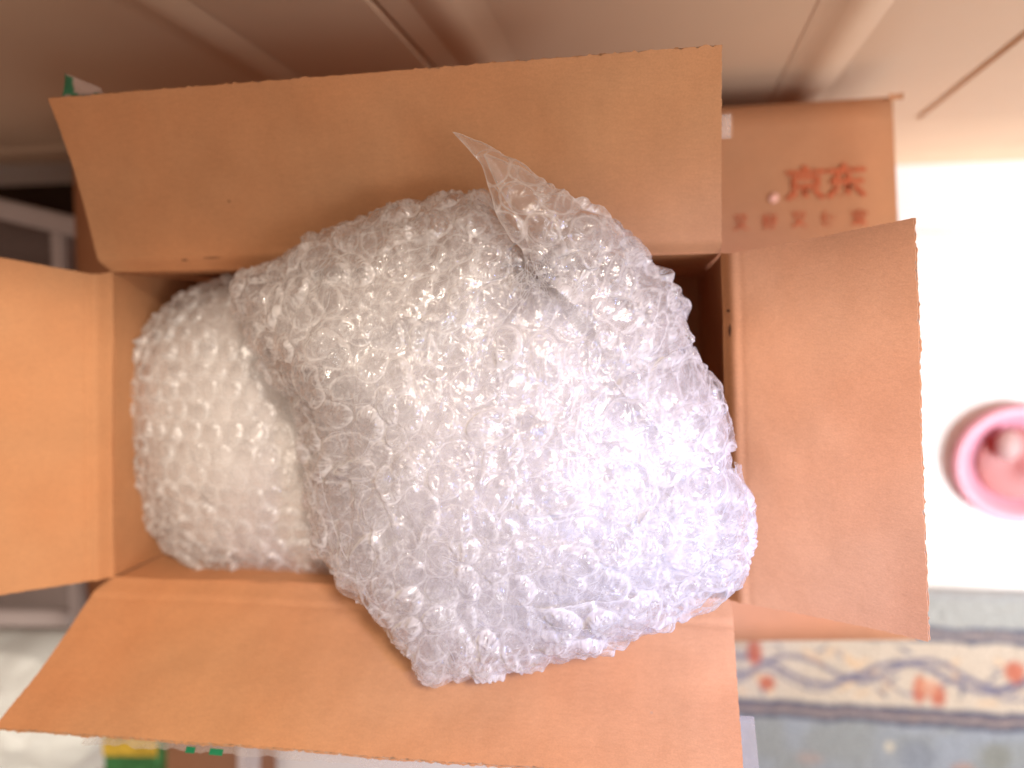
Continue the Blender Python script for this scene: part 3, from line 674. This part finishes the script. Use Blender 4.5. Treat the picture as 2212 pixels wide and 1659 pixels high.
# red blossoms
for cx_, cy_, w, h in ((1628, 1412, 16, 26), (1655, 1480, 18, 15), (1990, 1478, 14, 28), (2028, 1488, 16, 24), (2185, 1430, 20, 22), (2450, 1440, 22, 24), (1420, 1450, 22, 22)):
    q = ((vx-cx_)/w)**2+((v_-cy_)/h)**2; put(inb*sm(1.1-q, 0.4), (0.50, 0.12, 0.07), 0.85)
put(inb*sm(1-(((vx-2008)/22)**2+((v_-1470)/18)**2), 0.4), (0.70, 0.38, 0.26), 0.7)
for cx_, cy_, w, h, cc in ((1925, 1604, 10, 12, (0.72, 0.66, 0.52)), (2080, 1640, 24, 14, (0.42, 0.28, 0.24)), (1985, 1620, 40, 36, (0.24, 0.28, 0.36)), (1750, 1640, 30, 14, (0.40, 0.34, 0.34)), (2150, 1610, 30, 30, (0.25, 0.27, 0.25))):
    q = ((vx-cx_)/w)**2+((v_-cy_)/h)**2; put(sm(1-q, 0.4), cc, 0.7)
c *= 0.86
c *= (1+0.10*rng.normal(0, 1, X.shape))[..., None]
Zp = 0.006+0.0012*rng.random(X.shape)+0.0008*vnoise(X, Y, 0.004, 3)
Zp = Zp*np.clip((ytop-Y)/0.004, 0.2, 1)
M_rug, nt, out = new_mat('woven_rug'); p_ = N(nt, 'ShaderNodeBsdfPrincipled'); at_ = N(nt, 'ShaderNodeVertexColor', layer_name='tint')
nt.links.new(at_.outputs[0], p_.inputs[0]); nt.links.new(p_.outputs[0], out.inputs[0]); p_.inputs['Roughness'].default_value = 0.95; p_.inputs['Specular IOR Level'].default_value = 0.1
pv = at(1900, 1400, 0); ra_r = math.radians(2.4); dX, dY = X-pv[0], Y-pv[1]
X, Y = pv[0]+dX*math.cos(ra_r)-dY*math.sin(ra_r), pv[1]+dX*math.sin(ra_r)+dY*math.cos(ra_r)
rug = grid_mesh('rug', np.stack([X, Y, Zp], -1), M_rug, None, attr=c)
tag(rug, 'grey rug with dark lines and a cream border of red flowers, on the white floor', 'rug')

# cabinet front along the far side
M_cab = simple('cream_cabinet', (0.70, 0.51, 0.36), 0.6, 0.3, 0.03, 4)
M_gap = simple('dark_gap', (0.10, 0.06, 0.05), 0.9, 0.1)
wy = at(1990, 306, 0)[1]; pn = np.array([0, 1.0, 0])
def wall_at(u, v, off=0.0): return on_plane(u, v, np.array([0, wy-off, 0]), pn)
zb = wall_at(1990, 215)[2]           # foot of the doors
zt = 0.80
x_left, x_mid, x_right = wall_at(-150, 60)[0], wall_at(885, 30)[0], wall_at(2100, 108)[0]
cab = empty('cabinet', (x_mid, wy+0.2, 0), 'cream panelled cabinet with moulded doors standing behind the boxes', 'cabinet')
box_between('carcass', ((x_left-0.6+x_right+1.5)/2, wy+0.21, 0.3955), ((x_right+1.5-x_left+0.6)/2, 0, 0), (0, 0.19, 0), (0, 0, 0.3950), M_cab, cab)
def plinth():
    P = []
    xs_ = np.linspace(wall_at(700, 300)[0], x_right+1.4, 60)
    for x in xs_:
        P.append([(x, wy-0.012, zb-0.003), (x, wy-0.014, zb-0.012), (x, wy-0.010, 0.02), (x, wy-0.016, 0.008), (x, wy-0.022, 0.0005)])
    grid_mesh('plinth', np.array(P), M_cab, cab)
plinth()
def door(xa, xb, rail_a, rail_b):
    """door leaf with a raised moulding frame inside"""
    d = box_between('door', ((xa+xb)/2, wy-0.002, (zb+zt)/2), ((xb-xa)/2-0.0008, 0, 0), (0, 0.014, 0), (0, 0, (zt-zb)/2), M_cab, cab, 0.002)
    yf = wy-0.016
    prof = [(-0.018, 0.0), (-0.012, 0.0016), (-0.006, 0.0032), (0.0, 0.0034), (0.005, 0.0022), (0.010, 0.0006), (0.018, 0.0)]
    def rail(x0, z0, x1, z1, nx, nz):
        P = np.array([[(x0+nx*o, yf-0.0004-h, z0+nz*o), (x1+nx*o, yf-0.0004-h, z1+nz*o)] for o, h in prof]); grid_mesh('moulding', P, M_cab, d)
    zl = zb+0.055
    rail(rail_a, zl, rail_a, zt-0.05, 1, 0); rail(rail_b, zl, rail_b, zt-0.05, -1, 0); rail(rail_a, zl, rail_b, zl, 0, 1)
    return d
r1 = wall_at(460, 20)[0]; r2 = wall_at(1035, 40)[0]; r3 = wall_at(1785, 50)[0]
door(x_left-0.3, x_mid, x_left-0.22, r1); door(x_mid, x_right, r2, r3)
door(x_right+0.0, x_right+0.42, x_right+0.12, x_right+0.37)

# ------------------------------------------------------------------ white rack at the left
M_white = simple('white_painted_metal', (0.50, 0.45, 0.45), 0.45, 0.4)
M_recess_shade = simple('recess_shade', (0.05, 0.028, 0.018), 0.7, 0.2)  # shade of the cabinet recess put into the colour
M_grey = simple('taupe_shelf', (0.24, 0.19, 0.18), 0.6, 0.3)
ZR = 0.26
def bar(name, p, q, w, h, mat, parent, bev=0.002):
    d = (q-p)/2; sd = nrm(np.cross(d, up))*w/2; return box_between(name, (p+q)/2, d, sd, up*h/2, mat, parent, bev)
rack = empty('white_rack', tuple(at(60, 900, 0)), 'white framed low rack standing on the floor left of the box', 'rack')
ra, rb_ = at(-260, 388, ZR), at(196, 498, ZR)
bar('rail', ra, rb_, 0.0165, 0.016, M_white, rack)
p1, p2 = at(134, 490, ZR-0.001), at(176, 1335, ZR-0.001)
bar('rail', p1-np.array([0, .004, 0]), p2, 0.014, 0.014, M_white, rack)
bar('rail', at(-260, 560, ZR-0.03), at(118, 590, ZR-0.03), 0.008, 0.012, M_white, rack)
bar('rail', at(-260, 1330, ZR), p2-np.array([.007, 0, 0]), 0.014, 0.013, M_white, rack)
sh = [at(-300, 400, ZR-0.05), at(150, 500, ZR-0.05), at(180, 1340, ZR-0.05), at(-300, 1340, ZR-0.05)]
panel('shelf', sh, M_grey, rack, 0.004, up, 8, amp=0)
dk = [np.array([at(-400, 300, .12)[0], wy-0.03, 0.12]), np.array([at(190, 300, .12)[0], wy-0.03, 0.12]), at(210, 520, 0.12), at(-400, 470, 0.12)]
panel('recess_shade_sheet', dk, M_recess_shade, rack, 0.016, up, 10, amp=0)  # dark sheet standing in for the shade under the cabinet
for (u, v) in ((160, 500), (172, 1320)):
    t = at(u, v, ZR); box_between('leg', (t[0], t[1], ZR/2-0.004), (0.007, 0, 0), (0, 0.007, 0), (0, 0, ZR/2-0.0045), M_white, rack, 0.002)

# ------------------------------------------------------------------ plastic bag, packet, small box at lower left
M_bag, nt, out = new_mat('white_plastic_bag'); p_ = N(nt, 'ShaderNodeBsdfPrincipled'); p_.inputs['Base Color'].default_value = (0.86, 0.93, 0.92, 1)
p_.inputs['Roughness'].default_value = 0.4; p_.inputs['Subsurface Weight'].default_value = 0.15; p_.inputs['Subsurface Radius'].default_value = (0.01, 0.01, 0.01)
nt.links.new(p_.outputs[0], out.inputs[0])
bc = at(20, 1560, 0.24); g = np.arange(-1.3, 1.3001, 0.012); a, b = np.meshgrid(g, g, indexing='ij'); q = np.hypot(a, b); t = np.arctan2(b, a)
Rb = 1+0.07*np.sin(3*t+0.5)+0.05*np.sin(5*t+2); s = q/Rb
rho = np.where(s < 0.8, s, 0.8+0.2*np.sin(np.clip((s-0.8)/0.2, 0, 1.6)))*Rb
z = 0.235+0.045*(1-np.clip(s, 0, 1)**2.4)-np.clip(s-0.85, 0, None)*0.35
x, y = rho*np.cos(t)*0.105, rho*np.sin(t)*0.088
z = z+0.008*facets(x, y, 0.04, 4)+0.003*facets(x, y, 0.013, 5)+0.006*vnoise(x, y, 0.05, 6)
bag = grid_mesh('plastic_bag', np.stack([bc[0]+x, bc[1]+y, z], -1), M_bag, None, True, s < 1.25)
tag(bag, 'crumpled white plastic bag on the rack, left of the near flap', 'plastic bag')
ZP = 0.30
def flatbox(name, pix, ztop, hgt, mat, label, cat, bev=0.002):
    ps = [at(u, v, ztop) for u, v in pix]; c_ = sum(ps)/4
    e = empty(name, (c_[0], c_[1], ztop-hgt), label, cat)
    ex = (ps[1]-ps[0]+ps[2]-ps[3])/4; ey = (ps[3]-ps[0]+ps[2]-ps[1])/4
    box_between('carton_body', c_-up*hgt/2, ex, ey, up*hgt/2, mat, e, bev); return e, c_, ex, ey
M_pgreen = simple('green_packet', (0.05, 0.20, 0.07), 0.35, 0.5, 0.2, 60)
M_pyel = simple('yellow_packet', (0.62, 0.44, 0.06), 0.35, 0.5, 0.3, 90)
pk, c_, ex, ey = flatbox('green_packet', ((222, 1585), (342, 1590), (342, 1760), (222, 1760)), ZP, 0.03, M_pgreen, 'green packet with a yellow top band below the near flap', 'packet')
box_between('yellow_band', c_-ey*0.72+up*0.0006, ex*0.97, ey*0.24, up*0.0004, M_pyel, pk)
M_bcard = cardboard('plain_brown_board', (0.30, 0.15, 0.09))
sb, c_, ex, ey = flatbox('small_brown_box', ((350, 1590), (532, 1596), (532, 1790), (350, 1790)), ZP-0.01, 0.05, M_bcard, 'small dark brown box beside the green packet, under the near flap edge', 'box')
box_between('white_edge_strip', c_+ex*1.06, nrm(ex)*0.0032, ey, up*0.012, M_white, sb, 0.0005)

# ------------------------------------------------------------------ pink round stool / basin at the right edge
M_pink = simple('pink_plastic', (0.88, 0.42, 0.56), 0.25, 0.5, 0.03, 20)
M_redp = simple('red_plastic', (0.40, 0.03, 0.02), 0.35, 0.5, 0.1, 30)
M_soap = simple('pale_soap', (0.62, 0.42, 0.43), 0.35)
bcn = at(2188, 998, 0); R0 = np.linalg.norm((at(2048, 998, 0)-bcn)[:2])
basin = empty('pink_basin', (bcn[0], bcn[1], 0), 'round pink plastic basin with something red inside, at the right edge', 'basin')
prof = [(0.50, 0.004), (0.62, 0.006), (0.72, 0.020), (0.80, 0.036), (0.86, 0.043), (0.93, 0.046), (1.0, 0.043), (1.02, 0.038), (0.97, 0.037), (0.90, 0.036), (0.84, 0.030), (0.74, 0.010), (0.68, 0.001)]
th = np.linspace(0, 2*np.pi, 64, endpoint=False)
P = np.array([[(bcn[0]+R0*r_*math.cos(t)*1.0, bcn[1]+R0*r_*math.sin(t)*0.98, z_*0.4) for t in th] for r_, z_ in prof])
grid_mesh('bowl', P, M_pink, basin, wrap=True)
P = np.array([[(bcn[0]+R0*r_*math.cos(t), bcn[1]+R0*r_*math.sin(t), z_) for t in th] for r_, z_ in ((0.01, 0.007), (0.3, 0.009), (0.60, 0.008))])
grid_mesh('red_bottom', P, M_redp, basin, wrap=True)
u, v = np.meshgrid(np.linspace(0, np.pi, 10), np.linspace(0, 2*np.pi, 17), indexing='ij'); sp = at(2178, 962, 0.02)
so = grid_mesh('soap_bar', np.stack([sp[0]+0.011*np.sin(u)*np.cos(v), sp[1]+0.015*np.sin(u)*np.sin(v), sp[2]+0.008*np.cos(u)], -1), M_soap)
tag(so, 'small pale oval piece lying inside the pink basin', 'soap')
